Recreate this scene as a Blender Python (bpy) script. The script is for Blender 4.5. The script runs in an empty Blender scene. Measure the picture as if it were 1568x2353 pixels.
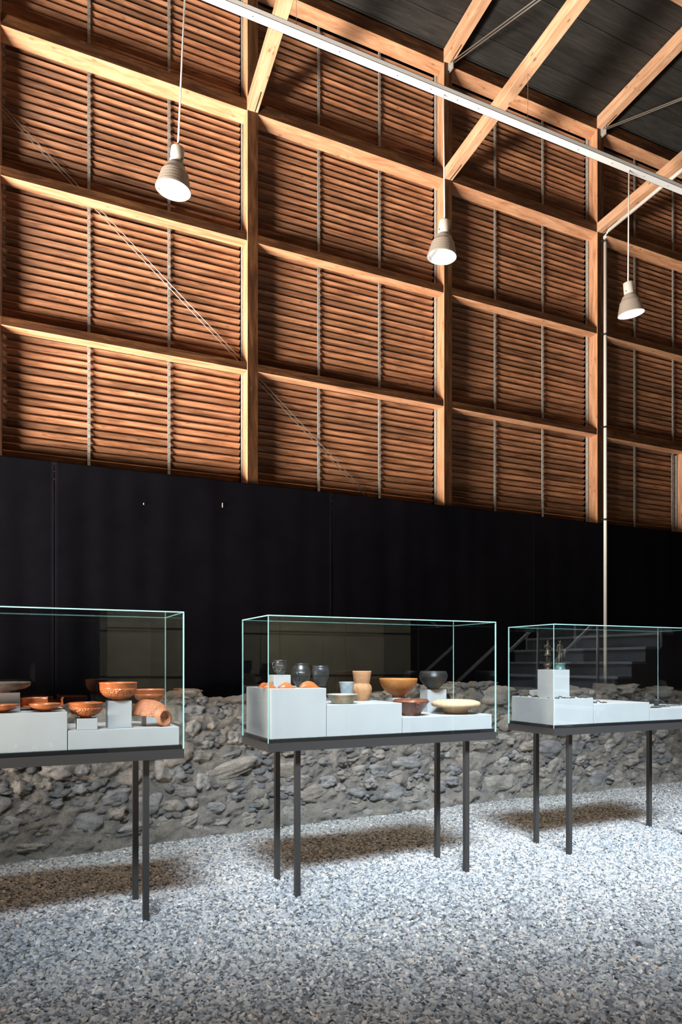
import bpy, bmesh, math, random
from mathutils import Vector, Matrix, Euler, noise
random.seed(7)
SC = bpy.context.scene
C = SC.collection

# ------------------------------------------------------------------ camera, light, exposure
FPX, PSI, Y0, CX, EYE = 1608.5, math.radians(25.086), 1523.6, 784.0, 1.5
SN, CS = math.sin(PSI), math.cos(PSI)
cam = bpy.data.cameras.new('camera'); camo = bpy.data.objects.new('camera', cam); C.objects.link(camo)
camo.location = (0, 0, EYE); camo.rotation_euler = (math.pi/2, 0, -PSI)
cam.sensor_fit = 'HORIZONTAL'; cam.sensor_width = 24.0; cam.lens = 24.0*FPX/1568
cam.shift_y = (Y0-1176.5)/1568; cam.clip_start = 0.05; cam.clip_end = 200
SC.camera = camo
SC.view_settings.view_transform = 'Standard'; SC.view_settings.look = 'None'
SC.view_settings.gamma = 1.0; SC.view_settings.use_curve_mapping = False
SC.view_settings.exposure = 0.0
SC.cycles.transparent_max_bounces = 32
W = bpy.data.worlds.new('sky'); SC.world = W; W.use_nodes = True
W.node_tree.nodes['Background'].inputs[0].default_value = (0.55, 0.7, 1.0, 1)
W.node_tree.nodes['Background'].inputs[1].default_value = 0.35

def area(name, loc, target, sx, sy, power, col, spread=180):
    l = bpy.data.lights.new(name, 'AREA'); l.shape = 'RECTANGLE'; l.size = sx; l.size_y = sy
    l.energy = power; l.color = col; l.spread = math.radians(spread)
    o = bpy.data.objects.new(name, l); C.objects.link(o); o.location = loc
    o.rotation_euler = (Vector(target)-Vector(loc)).to_track_quat('-Z', 'Y').to_euler()
    o['kind'] = 'helper'
    return o
# daylight through the roof light behind the camera, and a warm low light added in an unseen opening on the left
area('skylight_daylight', (0.9, -1.6, 8.75), (3.8, 4.45, 0.2), 8.2, 1.3, 330, (0.74, 0.87, 1.0), 29)
area('added_left_light', (-4.15, 4.0, 0.60), (3.8, 6.2, 7.6), 4.2, 1.1, 950, (1.0, 0.90, 0.79), 92)

# ------------------------------------------------------------------ geometry helpers
class MB:
    def __init__(s): s.v = []; s.f = []; s.m = []; s.sm = []
    def add(s, vs, fs, mi=0, smooth=False):
        o = len(s.v); s.v += [tuple(p) for p in vs]
        for f in fs: s.f.append([i+o for i in f]); s.m.append(mi); s.sm.append(smooth)
    def box(s, a, b, mi=0):
        x0, y0, z0 = a; x1, y1, z1 = b
        s.add([(x0,y0,z0),(x1,y0,z0),(x1,y1,z0),(x0,y1,z0),(x0,y0,z1),(x1,y0,z1),(x1,y1,z1),(x0,y1,z1)],
              [(0,3,2,1),(4,5,6,7),(0,1,5,4),(1,2,6,5),(2,3,7,6),(3,0,4,7)], mi)
    def prism(s, poly, x0, x1, mi=0):          # poly in (y, z), swept along x
        n = len(poly)
        s.add([(x0,)+tuple(p) for p in poly]+[(x1,)+tuple(p) for p in poly],
              [tuple(range(n)), tuple(range(2*n-1, n-1, -1))]+[((i+1) % n, i, i+n, (i+1) % n+n) for i in range(n)], mi)
    def tube(s, p0, p1, r, n=10, r1=None, mi=0, caps=True):
        p0 = Vector(p0); p1 = Vector(p1); r1 = r if r1 is None else r1
        q = (p1-p0).to_track_quat('Z', 'Y'); vs = []
        for p, rr in ((p0, r), (p1, r1)):
            for k in range(n):
                a = 2*math.pi*k/n; vs.append(p+q @ Vector((rr*math.cos(a), rr*math.sin(a), 0)))
        fs = [(k, (k+1) % n, (k+1) % n+n, k+n) for k in range(n)]
        s.add(vs, fs, mi, True)
        if caps: s.add(vs[:n], [tuple(range(n-1, -1, -1))], mi); s.add(vs[n:], [tuple(range(n))], mi)
    def path(s, pts, r, n=8, mi=0):
        for a, b in zip(pts[:-1], pts[1:]): s.tube(a, b, r, n, mi=mi)
    def lathe(s, prof, n=40, mi=0, a0=0.0, ang=2*math.pi, cap=False, wob=0.0, seed=0):
        full = ang > 6.28; m = n if full else n+1; k = len(prof); vs = []
        for j in range(m):
            a = a0+ang*j/n
            for (r, z) in prof:
                w = 1+wob*math.sin(2*a+seed)+wob*.6*math.sin(3*a+seed*2)
                vs.append((r*w*math.cos(a), r*w*math.sin(a), z))
        fs = []
        for j in range(n):
            jn = (j+1) % m
            for i in range(k-1): fs.append((j*k+i, jn*k+i, jn*k+i+1, j*k+i+1))
        s.add(vs, fs, mi, True)
        if cap and not full:
            s.add([vs[i] for i in range(k)], [tuple(range(k))], mi)
            s.add([vs[(m-1)*k+i] for i in range(k)], [tuple(range(k-1, -1, -1))], mi)
    def mesh(s, name, mats, bevel=0.0):
        me = bpy.data.meshes.new(name); me.from_pydata(s.v, [], s.f)
        for m in (mats if isinstance(mats, (list, tuple)) else [mats]): me.materials.append(m)
        me.polygons.foreach_set('material_index', s.m); me.polygons.foreach_set('use_smooth', s.sm)
        bm = bmesh.new(); bm.from_mesh(me)
        bmesh.ops.remove_doubles(bm, verts=bm.verts, dist=1e-6)
        if bevel: bmesh.ops.bevel(bm, geom=list(bm.edges), offset=bevel, segments=1, affect='EDGES', clamp_overlap=True)
        bmesh.ops.recalc_face_normals(bm, faces=bm.faces)
        bm.to_mesh(me); bm.free(); me.update()
        return me
    def build(s, name, mats, parent=None, bevel=0.0, loc=None):
        return link(name, s.mesh(name, mats, bevel), parent, loc)
def link(name, me, parent=None, loc=None):
    o = bpy.data.objects.new(name, me); C.objects.link(o)
    if parent is not None: o.parent = parent
    if loc is not None: o.location = loc
    return o
def empty(name, loc=(0,0,0), rz=0.0, parent=None):
    o = bpy.data.objects.new(name, None); C.objects.link(o); o.location = loc; o.rotation_euler = (0,0,rz)
    o.empty_display_size = .05
    if parent: o.parent = parent
    return o
def tag(o, label, cat, group=None, kind=None):
    if label: o['label'] = label
    if cat: o['category'] = cat
    if group: o['group'] = group
    if kind: o['kind'] = kind
    return o
def structure(o, label=None):
    o['kind'] = 'structure'
    if label: o['label'] = label
    return o
def ratio(px):                      # X/Y of the vertical plane seen at image column px
    u = (px-CX)/FPX; return (SN+u*CS)/(CS-u*SN)
def depth(X, Y): return X*SN+Y*CS
def mpp(X, Y): return depth(X, Y)/FPX
def zat(py, X, Y): return EYE+(Y0-py)*depth(X, Y)/FPX
BEAMS = {}
def beam(name, p0, p1, w, h, mat, parent, bevel=.004):
    """square timber from p0 to p1 (centre line of the section), local x along its length"""
    p0 = Vector(p0); p1 = Vector(p1); L = (p1-p0).length
    m = MB(); m.box((0, -w/2, -h/2), (L, w/2, h/2))
    o = m.build(name, mat, parent, bevel)
    if isinstance(mat, list):                # the room-side face takes a darker wood material
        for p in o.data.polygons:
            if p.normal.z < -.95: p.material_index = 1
    d = (p1-p0).normalized()
    up = Vector((0,0,1)) if abs(d.z) < .9 else Vector((0,1,0))
    y = up.cross(d).normalized(); z = d.cross(y)
    o.matrix_local = Matrix.Translation(p0) @ Matrix((d, y, z)).transposed().to_4x4()
    return o

# ------------------------------------------------------------------ materials
def newmat(name):
    m = bpy.data.materials.new(name); m.use_nodes = True
    nt = m.node_tree; b = nt.nodes['Principled BSDF']
    return m, nt, b
def N(nt, t, **kw):
    n = nt.nodes.new(t)
    for k, v in kw.items(): setattr(n, k, v)
    return n
def ramp(nt, fac, stops):
    r = N(nt, 'ShaderNodeValToRGB'); e = r.color_ramp.elements
    while len(e) < len(stops): e.new(.5)
    for i, (p, c) in enumerate(stops): e[i].position = p; e[i].color = tuple(c)+(1,)
    nt.links.new(fac, r.inputs[0]); return r.outputs[0]
def mix(nt, a, b, fac, mode='MIX'):
    n = N(nt, 'ShaderNodeMix', data_type='RGBA', blend_type=mode)
    for s, v in ((n.inputs[0], fac), (n.inputs[6], a), (n.inputs[7], b)):
        if isinstance(v, bpy.types.NodeSocket): nt.links.new(v, s)
        elif isinstance(v, (int, float)): s.default_value = v
        else: s.default_value = tuple(v)+(1,)
    return n.outputs[2]
def mapped(nt, scale, coord='Object', rnd=0.0):
    tc = N(nt, 'ShaderNodeTexCoord'); mp = N(nt, 'ShaderNodeMapping'); mp.inputs['Scale'].default_value = scale
    nt.links.new(tc.outputs[coord], mp.inputs[0])
    if rnd:
        oi = N(nt, 'ShaderNodeObjectInfo'); mu = N(nt, 'ShaderNodeMath', operation='MULTIPLY'); mu.inputs[1].default_value = rnd
        nt.links.new(oi.outputs['Random'], mu.inputs[0])
        cb = N(nt, 'ShaderNodeCombineXYZ')
        for i in range(3): nt.links.new(mu.outputs[0], cb.inputs[i])
        nt.links.new(cb.outputs[0], mp.inputs['Location'])
    return mp.outputs[0]
def noisen(nt, vec, scale, detail=4, rough=.6, dist=0.0):
    n = N(nt, 'ShaderNodeTexNoise'); n.inputs['Scale'].default_value = scale; n.inputs['Detail'].default_value = detail
    n.inputs['Roughness'].default_value = rough; n.inputs['Distortion'].default_value = dist
    nt.links.new(vec, n.inputs[0]); return n.outputs[0]
def bump(nt, b, h, strength=.3, dist=.01):
    n = N(nt, 'ShaderNodeBump'); n.inputs['Strength'].default_value = strength; n.inputs['Distance'].default_value = dist
    nt.links.new(h, n.inputs['Height']); nt.links.new(n.outputs[0], b.inputs['Normal'])
def plain(name, col, rough=.5, metal=0.0, spec=.5):
    m, nt, b = newmat(name); b.inputs['Base Color'].default_value = tuple(col)+(1,)
    b.inputs['Roughness'].default_value = rough; b.inputs['Metallic'].default_value = metal
    b.inputs['Specular IOR Level'].default_value = spec; return m
def wood(name, dark, mid, light, rough=.6, tint=.25, knots=.5, streak=.5, fine=1.0):
    m, nt, b = newmat(name)
    v = mapped(nt, (1.2, 14*fine, 14*fine), rnd=37.0)
    g = noisen(nt, v, 2.2, 6, .62, .6)
    col = ramp(nt, g, [(.30, dark), (.5, mid), (.72, light)])
    v2 = mapped(nt, (.9, 4, 4), rnd=19.0)
    big = noisen(nt, v2, 1.6, 3, .5)
    col = mix(nt, col, (.30, .20, .15), ramp(nt, big, [(.50, (0,0,0)), (.74, (streak,)*3)]), 'MULTIPLY')
    v3 = mapped(nt, (5.5, 11, 11), rnd=53.0)
    vo = N(nt, 'ShaderNodeTexVoronoi'); vo.inputs['Scale'].default_value = 1.0; nt.links.new(v3, vo.inputs[0])
    kn = ramp(nt, vo.outputs[0], [(.06, (knots,)*3), (.17, (0,0,0))])
    col = mix(nt, col, (.10, .055, .035), kn)
    oi = N(nt, 'ShaderNodeObjectInfo')
    tv = ramp(nt, oi.outputs['Random'], [(0, (1-tint,)*3), (.5, (1, 1, 1)), (1, (1+tint*.6, 1+tint*.5, 1+tint*.4))])
    col = mix(nt, col, tv, 1.0, 'MULTIPLY')
    nt.links.new(col, b.inputs['Base Color']); b.inputs['Roughness'].default_value = rough
    b.inputs['Specular IOR Level'].default_value = .35
    bump(nt, b, g, .25, .004)
    return m
M = {}
M['slat'] = wood('slat_wood', (.13,.055,.026), (.32,.145,.073), (.47,.24,.135), .55, .38, .55, .55)
M['beam'] = wood('beam_wood', (.38,.165,.078), (.58,.295,.160), (.71,.42,.25), .6, .10, .5, .25, .7)
M['chord'] = wood('chord_wood', (.46,.235,.125), (.60,.345,.205), (.70,.45,.295), .6, .05, .7, .15, .7)
M['darkface'] = wood('dark_face_wood', (.022,.008,.003), (.058,.022,.0075), (.13,.055,.020), .5, .12, .4, .55, .8)  # darker wood used only on the room-facing sides of the frame
M['ceil'] = wood('ceiling_board', (.015,.0145,.013), (.026,.025,.023), (.040,.0385,.035), .7, .22, .25, .3)
M['galv'] = plain('galvanised', (.86,.88,.88), .5, .1)
m, nt, b = newmat('strip_metal'); v = mapped(nt, (3,3,3)); g = noisen(nt, v, 9, 4)
nt.links.new(ramp(nt, g, [(.3,(.28,.27,.25)),(.7,(.46,.45,.42))]), b.inputs['Base Color']); b.inputs['Roughness'].default_value = .5; b.inputs['Metallic'].default_value = .25
M['strip'] = m
M['dot'] = plain('screw_dark', (.03,.028,.025), .5)
M['steel'] = plain('rod_steel', (.42,.40,.36), .4, .6)
M['paintpipe'] = plain('pipe_white', (.83,.80,.74), .35)
M['dark'] = plain('case_steel', (.036,.033,.031), .45, 0, .35)
M['blackpanel'] = plain('black_board', (.010,.010,.011), .35)
m, nt, b = newmat('black_cloth'); v = mapped(nt, (1,1,1)); g = noisen(nt, v, 3.0, 3)
nt.links.new(ramp(nt, g, [(.3,(.0017,.0016,.0029)),(.7,(.0030,.0028,.0046))]), b.inputs['Base Color']); b.inputs['Roughness'].default_value = .9
b.inputs['Specular IOR Level'].default_value = .04; M['cloth'] = m
m, nt, b = newmat('white_plinth'); v = mapped(nt, (1,1,1)); g = noisen(nt, v, 6, 4)
nt.links.new(ramp(nt, g, [(.3,(.39,.385,.38)),(.7,(.425,.42,.412))]), b.inputs['Base Color']); b.inputs['Roughness'].default_value = .6; M['white'] = m
M['lampwhite'] = plain('lamp_enamel', (.55,.50,.45), .4)
M['lampgrey'] = plain('lamp_outer', (.36,.31,.26), .42, .15)
M['lampin'] = plain('lamp_reflector', (.90,.91,.92), .25, .35)
M['lampon'] = None
# glass: clear pane, real Fresnel mix of a clear body and a mirror gloss, green at the cut edges
m = bpy.data.materials.new('clear_glass'); m.use_nodes = True; nt = m.node_tree; nt.nodes.clear()
out = N(nt, 'ShaderNodeOutputMaterial'); ms = N(nt, 'ShaderNodeMixShader'); tr = N(nt, 'ShaderNodeBsdfTransparent'); gl = N(nt, 'ShaderNodeBsdfGlossy')
tr.inputs[0].default_value = (.975,.988,.984,1); gl.inputs['Roughness'].default_value = 0.0
lw = N(nt, 'ShaderNodeLayerWeight'); pw = N(nt, 'ShaderNodeMath', operation='POWER'); pw.inputs[1].default_value = 5.0; nt.links.new(lw.outputs['Facing'], pw.inputs[0])
ma = N(nt, 'ShaderNodeMath', operation='MULTIPLY_ADD'); ma.inputs[1].default_value = .92; ma.inputs[2].default_value = .075; nt.links.new(pw.outputs[0], ma.inputs[0])
gg = N(nt, 'ShaderNodeNewGeometry'); ob_ = N(nt, 'ShaderNodeMath', operation='SUBTRACT'); ob_.inputs[0].default_value = 1.0; nt.links.new(gg.outputs['Backfacing'], ob_.inputs[1])
mb_ = N(nt, 'ShaderNodeMath', operation='MULTIPLY'); nt.links.new(ma.outputs[0], mb_.inputs[0]); nt.links.new(ob_.outputs[0], mb_.inputs[1])   # one reflection per pane, at the entry face
nt.links.new(mb_.outputs[0], ms.inputs[0]); nt.links.new(tr.outputs[0], ms.inputs[1]); nt.links.new(gl.outputs[0], ms.inputs[2]); nt.links.new(ms.outputs[0], out.inputs[0])
M['glass'] = m
m, nt, b = newmat('glass_edge'); b.inputs['Base Color'].default_value = (.34,.62,.58,1); b.inputs['Roughness'].default_value = .15
b.inputs['Subsurface Weight'].default_value = 0.0; M['edge'] = m
def ceramic(name, a, bcol, rough=.35, spec=.5, scale=8, relief=0.0, patches=None, rings=0.0):
    m, nt, b = newmat(name); v = mapped(nt, (1,1,1), rnd=11.0); g = noisen(nt, v, scale*4, 5, .6)
    col = ramp(nt, g, [(.3, a), (.7, bcol)])
    if patches:
        g2 = noisen(nt, v, scale, 4, .6, .5); col = mix(nt, col, patches, ramp(nt, g2, [(.5,(0,0,0)),(.62,(.8,.8,.8))]))
    nt.links.new(col, b.inputs['Base Color']); b.inputs['Roughness'].default_value = rough; b.inputs['Specular IOR Level'].default_value = spec
    tc = N(nt, 'ShaderNodeTexCoord')
    if relief:
        vo = N(nt, 'ShaderNodeTexVoronoi'); vo.inputs['Scale'].default_value = 95; nt.links.new(tc.outputs['Object'], vo.inputs[0])
        sx = N(nt, 'ShaderNodeSeparateXYZ'); nt.links.new(tc.outputs['Generated'], sx.inputs[0])
        mk = ramp(nt, sx.outputs[2], [(.18,(0,0,0)),(.24,(1,1,1)),(.60,(1,1,1)),(.66,(0,0,0))])
        mu = N(nt, 'ShaderNodeMath', operation='MULTIPLY'); nt.links.new(vo.outputs[0], mu.inputs[0]); nt.links.new(mk, mu.inputs[1])
        bump(nt, b, mu.outputs[0], relief, .006)
    elif rings:
        w = N(nt, 'ShaderNodeTexWave', bands_direction='Z'); w.inputs['Scale'].default_value = 60; w.inputs['Distortion'].default_value = 1.0
        nt.links.new(tc.outputs['Object'], w.inputs[0]); bump(nt, b, w.outputs[1], rings, .003)
    else: bump(nt, b, g, .15, .003)
    return m
M['samian'] = ceramic('red_slip', (.42,.105,.030), (.55,.155,.045), .22, .6)
M['samian_relief'] = ceramic('red_slip_relief', (.42,.105,.030), (.56,.16,.048), .24, .6, relief=.9)
M['sherd'] = ceramic('matt_red_relief', (.44,.15,.065), (.58,.225,.11), .5, .4, relief=.9)
M['orange'] = ceramic('orange_slip', (.38,.125,.028), (.50,.20,.05), .45, .4, 14)
M['terra'] = ceramic('buff_terracotta', (.42,.19,.085), (.56,.29,.145), .75, .2, rings=.07)
M['cream'] = ceramic('cream_clay', (.50,.33,.19), (.60,.42,.26), .75, .2)
M['blackpot'] = ceramic('black_gloss', (.012,.0115,.011), (.034,.031,.028), .34, .8, relief=.9)
M['blackring'] = ceramic('black_rings', (.011,.011,.011), (.030,.028,.026), .34, .6, rings=.35)
M['greyjar'] = ceramic('grey_jar', (.018,.019,.021), (.034,.036,.039), .35, .5)
M['beaker'] = ceramic('grey_beaker', (.27,.29,.29), (.42,.44,.43), .4, .45, 12, patches=(.22,.27,.33))
M['greybowl'] = ceramic('grey_bowl', (.30,.27,.21), (.46,.43,.36), .6, .3, 14, patches=(.42,.25,.11))
M['brown'] = ceramic('brown_slip', (.13,.040,.022), (.24,.075,.036), .28, .6, 10)
M['darkplate'] = ceramic('dark_plate', (.075,.052,.040), (.15,.115,.09), .35, .5)
M['bronze'] = ceramic('bronze', (.045,.035,.024), (.12,.095,.065), .35, .5); M['bronze'].node_tree.nodes['Principled BSDF'].inputs['Metallic'].default_value = .6
M['green'] = ceramic('patina', (.03,.075,.06), (.09,.17,.145), .4, .5)
M['iron'] = ceramic('iron', (.020,.019,.019), (.055,.050,.047), .55, .4)
M['acrylic'] = plain('acrylic', (.72,.74,.78), .15)
# stone
def stonemat(name, stops, bscale, strength):
    m, nt, b = newmat(name); tc = N(nt, 'ShaderNodeTexCoord'); geo = N(nt, 'ShaderNodeNewGeometry')
    v = geo.outputs['Position']
    g = noisen(nt, v, 9, 6, .65); g2 = noisen(nt, v, 70, 5, .7)
    oi = N(nt, 'ShaderNodeObjectInfo')
    col = ramp(nt, g, stops)
    tv = ramp(nt, oi.outputs['Random'], [(0,(.70,.71,.74)),(.35,(.95,.95,.96)),(.6,(1.05,.98,.88)),(.85,(1.0,.90,.80)),(1,(1.22,1.2,1.16))])
    col = mix(nt, col, tv, 1.0, 'MULTIPLY')
    col = mix(nt, col, ramp(nt, g2, [(.3,(.62,.61,.60)),(.65,(1.12,1.12,1.12))]), .8, 'MULTIPLY')
    nt.links.new(col, b.inputs['Base Color']); b.inputs['Roughness'].default_value = .85; b.inputs['Specular IOR Level'].default_value = .2
    mp = N(nt, 'ShaderNodeMapping'); mp.inputs['Scale'].default_value = (1,1,3); nt.links.new(v, mp.inputs[0])
    g3 = noisen(nt, mp.outputs[0], bscale, 8, .78); bump(nt, b, g3, strength, .035); return m
M['stone'] = stonemat('rubble_stone', [(.3,(.27,.265,.26)),(.5,(.38,.37,.355)),(.7,(.48,.465,.445))], 26, .8)
M['pale'] = stonemat('pale_stone', [(.3,(.46,.45,.43)),(.5,(.56,.55,.53)),(.7,(.66,.65,.62))], 26, .5)
M['mortar'] = stonemat('lime_mortar', [(.3,(.32,.318,.312)),(.5,(.43,.428,.42)),(.7,(.55,.548,.54))], 55, 1.0)
m, nt, b = newmat('pebble'); oi = N(nt, 'ShaderNodeObjectInfo')
col = ramp(nt, oi.outputs['Random'], [(0,(.11,.116,.122)),(.22,(.21,.217,.224)),(.5,(.31,.316,.318)),(.74,(.375,.372,.362)),(.86,(.37,.335,.285)),(.93,(.45,.43,.40)),(.985,(.60,.57,.53)),(1,(.46,.30,.21))])
geo = N(nt, 'ShaderNodeNewGeometry'); g = noisen(nt, geo.outputs['Position'], 160, 3)
col = mix(nt, col, ramp(nt, g, [(.3,(.8,.8,.8)),(.7,(1.12,1.12,1.12))]), .8, 'MULTIPLY')
nt.links.new(col, b.inputs['Base Color']); b.inputs['Roughness'].default_value = .65; b.inputs['Specular IOR Level'].default_value = .35; M['pebble'] = m
m, nt, b = newmat('grit'); geo = N(nt, 'ShaderNodeNewGeometry'); vo = N(nt, 'ShaderNodeTexVoronoi'); vo.inputs['Scale'].default_value = 60
nt.links.new(geo.outputs['Position'], vo.inputs[0])
bw = N(nt, 'ShaderNodeRGBToBW'); nt.links.new(vo.outputs['Color'], bw.inputs[0])
nt.links.new(ramp(nt, bw.outputs[0], [(.2,(.05,.052,.054)),(.5,(.10,.10,.10)),(.8,(.17,.165,.155))]), b.inputs['Base Color']); b.inputs['Roughness'].default_value = .9
bump(nt, b, vo.outputs[0], .8, .02); M['grit'] = m
m, nt, b = newmat('concrete'); v = mapped(nt, (1,1,1)); g = noisen(nt, v, 1.3, 6, .65)
nt.links.new(ramp(nt, g, [(.3,(.28,.33,.29)),(.55,(.42,.48,.43)),(.75,(.50,.55,.49))]), b.inputs['Base Color']); b.inputs['Roughness'].default_value = .85; M['concrete'] = m
M['grating'] = plain('grating', (.30,.31,.33), .6, .3)
M['blackwall'] = plain('dark_wall', (.02,.02,.022), .9, 0, .2)

# ------------------------------------------------------------------ the setting
D = 6.8; PW = .113; XA, BAY = -.217, 2.355
postx = lambda n: XA+BAY*n
wall = structure(empty('wall_back', (0, D, 0)), 'timber frame wall filled with tilted wooden louvre slats')
def wl(o): o.parent = wall; return o
# posts, local x up
for n in range(-1, 6):
    beam('post', (postx(n)+PW/2, .075, 0), (postx(n)+PW/2, .075, 8.55), PW, .15, [M['beam'], M['darkface']], wall)
beam('door_jamb', (8.51+PW/2, .075, 0), (8.51+PW/2, .075, 4.445), PW, .15, [M['beam'], M['darkface']], wall)
RZ = [(4.458,.080,0), (5.765,.088,0), (7.078,.118,.05), (8.41,.15,.055)]
for n in range(-1, 5):
    L = BAY-PW
    for i, (z, h, drop) in enumerate(RZ):
        if i == 0 and n == 3: z, h = 4.445, .118
        m = MB(); m.prism([(0.004,0),(0.004,h),(.135,h),(.135,-drop)], 0, L)
        o = m.build('rail', [M['beam'], M['darkface']], wall, .003, (postx(n)+PW, 0, z))
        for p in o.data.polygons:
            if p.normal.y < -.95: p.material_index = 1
# louvre slats
PITCH = .071
def slatmesh(L, name='slat'):
    m = MB(); w, t = .072, .0135
    m.prism([(0,0),(w,-w),(w-t,-w-t),(-t,-t)], 0, L)
    return m.mesh(name, M['slat'])
sm = slatmesh(BAY-PW-.03)
NS = 74; Z0 = 3.14
def slatgrid(n, me, x, k0=0, k1=NS):
    for k in range(k0, k1):
        o = link('slat', me, wall, (x, .205+random.uniform(-.002,.002), Z0+PITCH*(k+1)+random.uniform(-.0025,.0025)))
        o.rotation_euler = (random.uniform(-.05,.05), random.uniform(-.0012,.0012), 0)
for n in range(0, 4): slatgrid(n, sm, postx(n)+PW+.015)
for n in (-1, 4):                          # bays beyond the frame
    m = MB(); w, t = .072, .0135
    for k in range(NS):
        z = Z0+PITCH*(k+1); m.prism([(.205,z),(.205+w,z-w),(.205+w-t,z-w-t),(.205-t,z-t)], postx(n)+PW+.015, postx(n+1)-.015)
    o = m.build('slat_field', M['slat'], wall); o['kind'] = 'stuff'
# mounting strips with a screw at every slat, and the metal angles beside the posts
def strip(x, w, z0, z1, y0=.172, y1=.186, dots=True, name='mounting_strip'):
    m = MB(); m.box((x-w/2, y0, z0), (x+w/2, y1, z1))
    if dots:
        z = Z0+PITCH*.65
        while z < z1-.01:
            if z > z0: m.tube((x+.002, y0-.002, z), (x+.002, y0+.001, z), .0042, 6, mi=1)
            z += PITCH
    return m.build(name, [M['strip'], M['dot']], wall)
for n in range(-1, 5):
    a = postx(n)+PW; L = BAY-PW
    strip(a+L/3, .026, Z0-.1, 8.42); strip(a+2*L/3, .026, Z0-.1, 8.42)
    m = MB(); m.box((a+L-.006, .152, Z0-.1), (a+L-.001, .198, 8.42)); m.build('steel_angle', M['strip'], wall)
    m = MB(); m.box((a+.001, .152, Z0-.1), (a+.012, .198, 8.42)); m.build('steel_angle', M['strip'], wall)
m = MB(); m.box((8.503, .152, Z0-.1), (8.508, .198, 4.44)); m.build('steel_angle', M['strip'], wall)
strip(8.44, .02, Z0-.1, 4.44, dots=False)
# the outer weather skin behind the slats stays dark
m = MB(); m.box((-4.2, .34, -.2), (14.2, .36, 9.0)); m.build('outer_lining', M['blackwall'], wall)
# diagonal wind bracing rods (pairs), behind rails and posts, in front of the slats
def wpt(px, py, Y): X = ratio(px)*Y; return Vector((X, Y-D, zat(py, X, Y)))
yr = 6.962
for off in (0, 11):
    a = wpt(5+off, 253, yr); b_ = wpt(838+off*.9, 1138, yr)
    d = (b_-a); m = MB(); m.tube(a-d*.15, b_+d*.05, .0042, 8); m.build('brace_rod', M['steel'], wall)

# ceiling: boards, truss chords, tie rods
SK = Vector((-.084, -.9965, 0))
ceil = structure(empty('ceiling', (0, 0, 0)), 'dark boarded flat ceiling carried by pale timber trusses')
for k in range(15):
    y1 = 7.1-.31*k; m = MB(); m.box((-6.5, y1-.304, 8.585+(k % 3)*.003), (14.5, y1, 8.62)); m.build('ceiling_board', M['ceil'], ceil)
yb = 7.1-.31*15
for a, b_ in (((-6.5,.3,8.59),(14.5,yb,8.64)), ((-6.5,-5.2,8.59),(14.5,-3.8,8.64)), ((-6.5,-3.8,8.59),(-3.2,.3,8.64)), ((5.5,-3.8,8.59),(14.5,.3,8.64))):
    m = MB(); m.box(a, b_); m.build('ceiling_slab', M['ceil'], ceil)
m = MB()                                    # shaft of the roof light
for a, b_ in (((-3.25,-3.8,8.6),(-3.2,.3,9.6)), ((5.5,-3.8,8.6),(5.55,.3,9.6)), ((-3.2,-3.85,8.6),(5.5,-3.8,9.6)), ((-3.2,.3,8.6),(5.5,.35,9.6))): m.box(a, b_)
m.build('skylight_shaft', M['blackwall'], ceil)
for n in range(0, 6):
    x = postx(n)+PW/2
    for z, h, nm in ((7.085+.058, .116, 'tie_beam'), (8.43+.075, .15, 'rafter')):
        p0 = Vector((x, D+.002, z)); beam(nm, p0, p0+SK*6.1, PW, h, M['chord'], ceil)
    for dx in (-.014, .020):                # paired steel diagonals of the truss
        a = Vector((x+dx+.02, D-.02, 8.415)); b_ = a+SK*2.75+Vector((0,0,-1.21)); m = MB(); m.tube(a, b_, .0065, 8); m.build('truss_rod', M['steel'], ceil)
    m = MB(); m.prism([(0,0),(-.055,.05),(-.055,.075),(.0,.075)], x-.022, x+.022); m.box((x-.004,-.075,-.02),(x+.004,0,.09))
    m.build('rod_bracket', M['strip'], ceil, 0, (.02, D-.003, 8.345))
beam('girder', (-4.2, .62, 7.9), (14.3, .62, 7.9), .16, 1.3, M['chord'], ceil)
beam('purlin', (3.0, 5.13, 8.52), (14, 5.13, 8.52), .12, .13, M['chord'], ceil)
# sawn slots of the hidden steel plates
for n in range(0, 5):
    x = postx(n)+PW/2
    for z in (7.085, 8.43):
        m = MB(); m.box((-.004, 0, -.004), (.004, .26, .001)); o = m.build('plate_slot', M['dot'], ceil, 0, (x, D-.27, z)); o.rotation_euler = (0,0,-.084)

# other walls of the hall (behind and beside the camera)
m = MB(); m.box((-4.4,-5.2,-.2),(-4.3,1.4,8.62)); m.box((-4.4,6.2,-.2),(-4.3,7.1,8.62)); m.box((-4.4,1.4,2.9),(-4.3,6.2,8.62)); structure(m.build('wall_left', M['blackwall']))
w1 = structure(empty('added_opening', (-4.35, 3.8, 0)))  # unseen opening and frame, added to hold the low left light
for a, b_ in (((-.05,-2.4,-.05),(.05,-2.34,2.9)),((-.05,2.34,-.05),(.05,2.4,2.9)),((-.05,-2.34,2.84),(.05,2.34,2.9)),((-.05,-2.34,-.05),(.05,2.34,.0))):
    m = MB(); m.box(a, b_); m.build('added_opening_frame', M['dark'], w1)
m = MB(); m.box((14.4,-5.2,-.2),(14.5,7.2,8.62)); structure(m.build('wall_right', M['blackwall']))
wf = structure(empty('wall_front', (0,-5.1,0)))
m = MB(); m.box((-6.5,-.1,-.2),(14.5,0,8.62)); m.build('lining', M['blackwall'], wf)
for x0, x1, z1 in ((1.35,2.55,3.6),(2.56,4.3,3.6),(4.31,5.6,3.6),(5.61,7.0,3.6)):
    m = MB(); m.box((x0,0,-.1),(x1,1.6,z1)); m.build('concrete_panel', M['concrete'], wf, .006)
m = MB()
for z in (1.25, 2.05): m.box((1.35,1.595,z),(7.0,1.606,z+.03))
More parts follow.
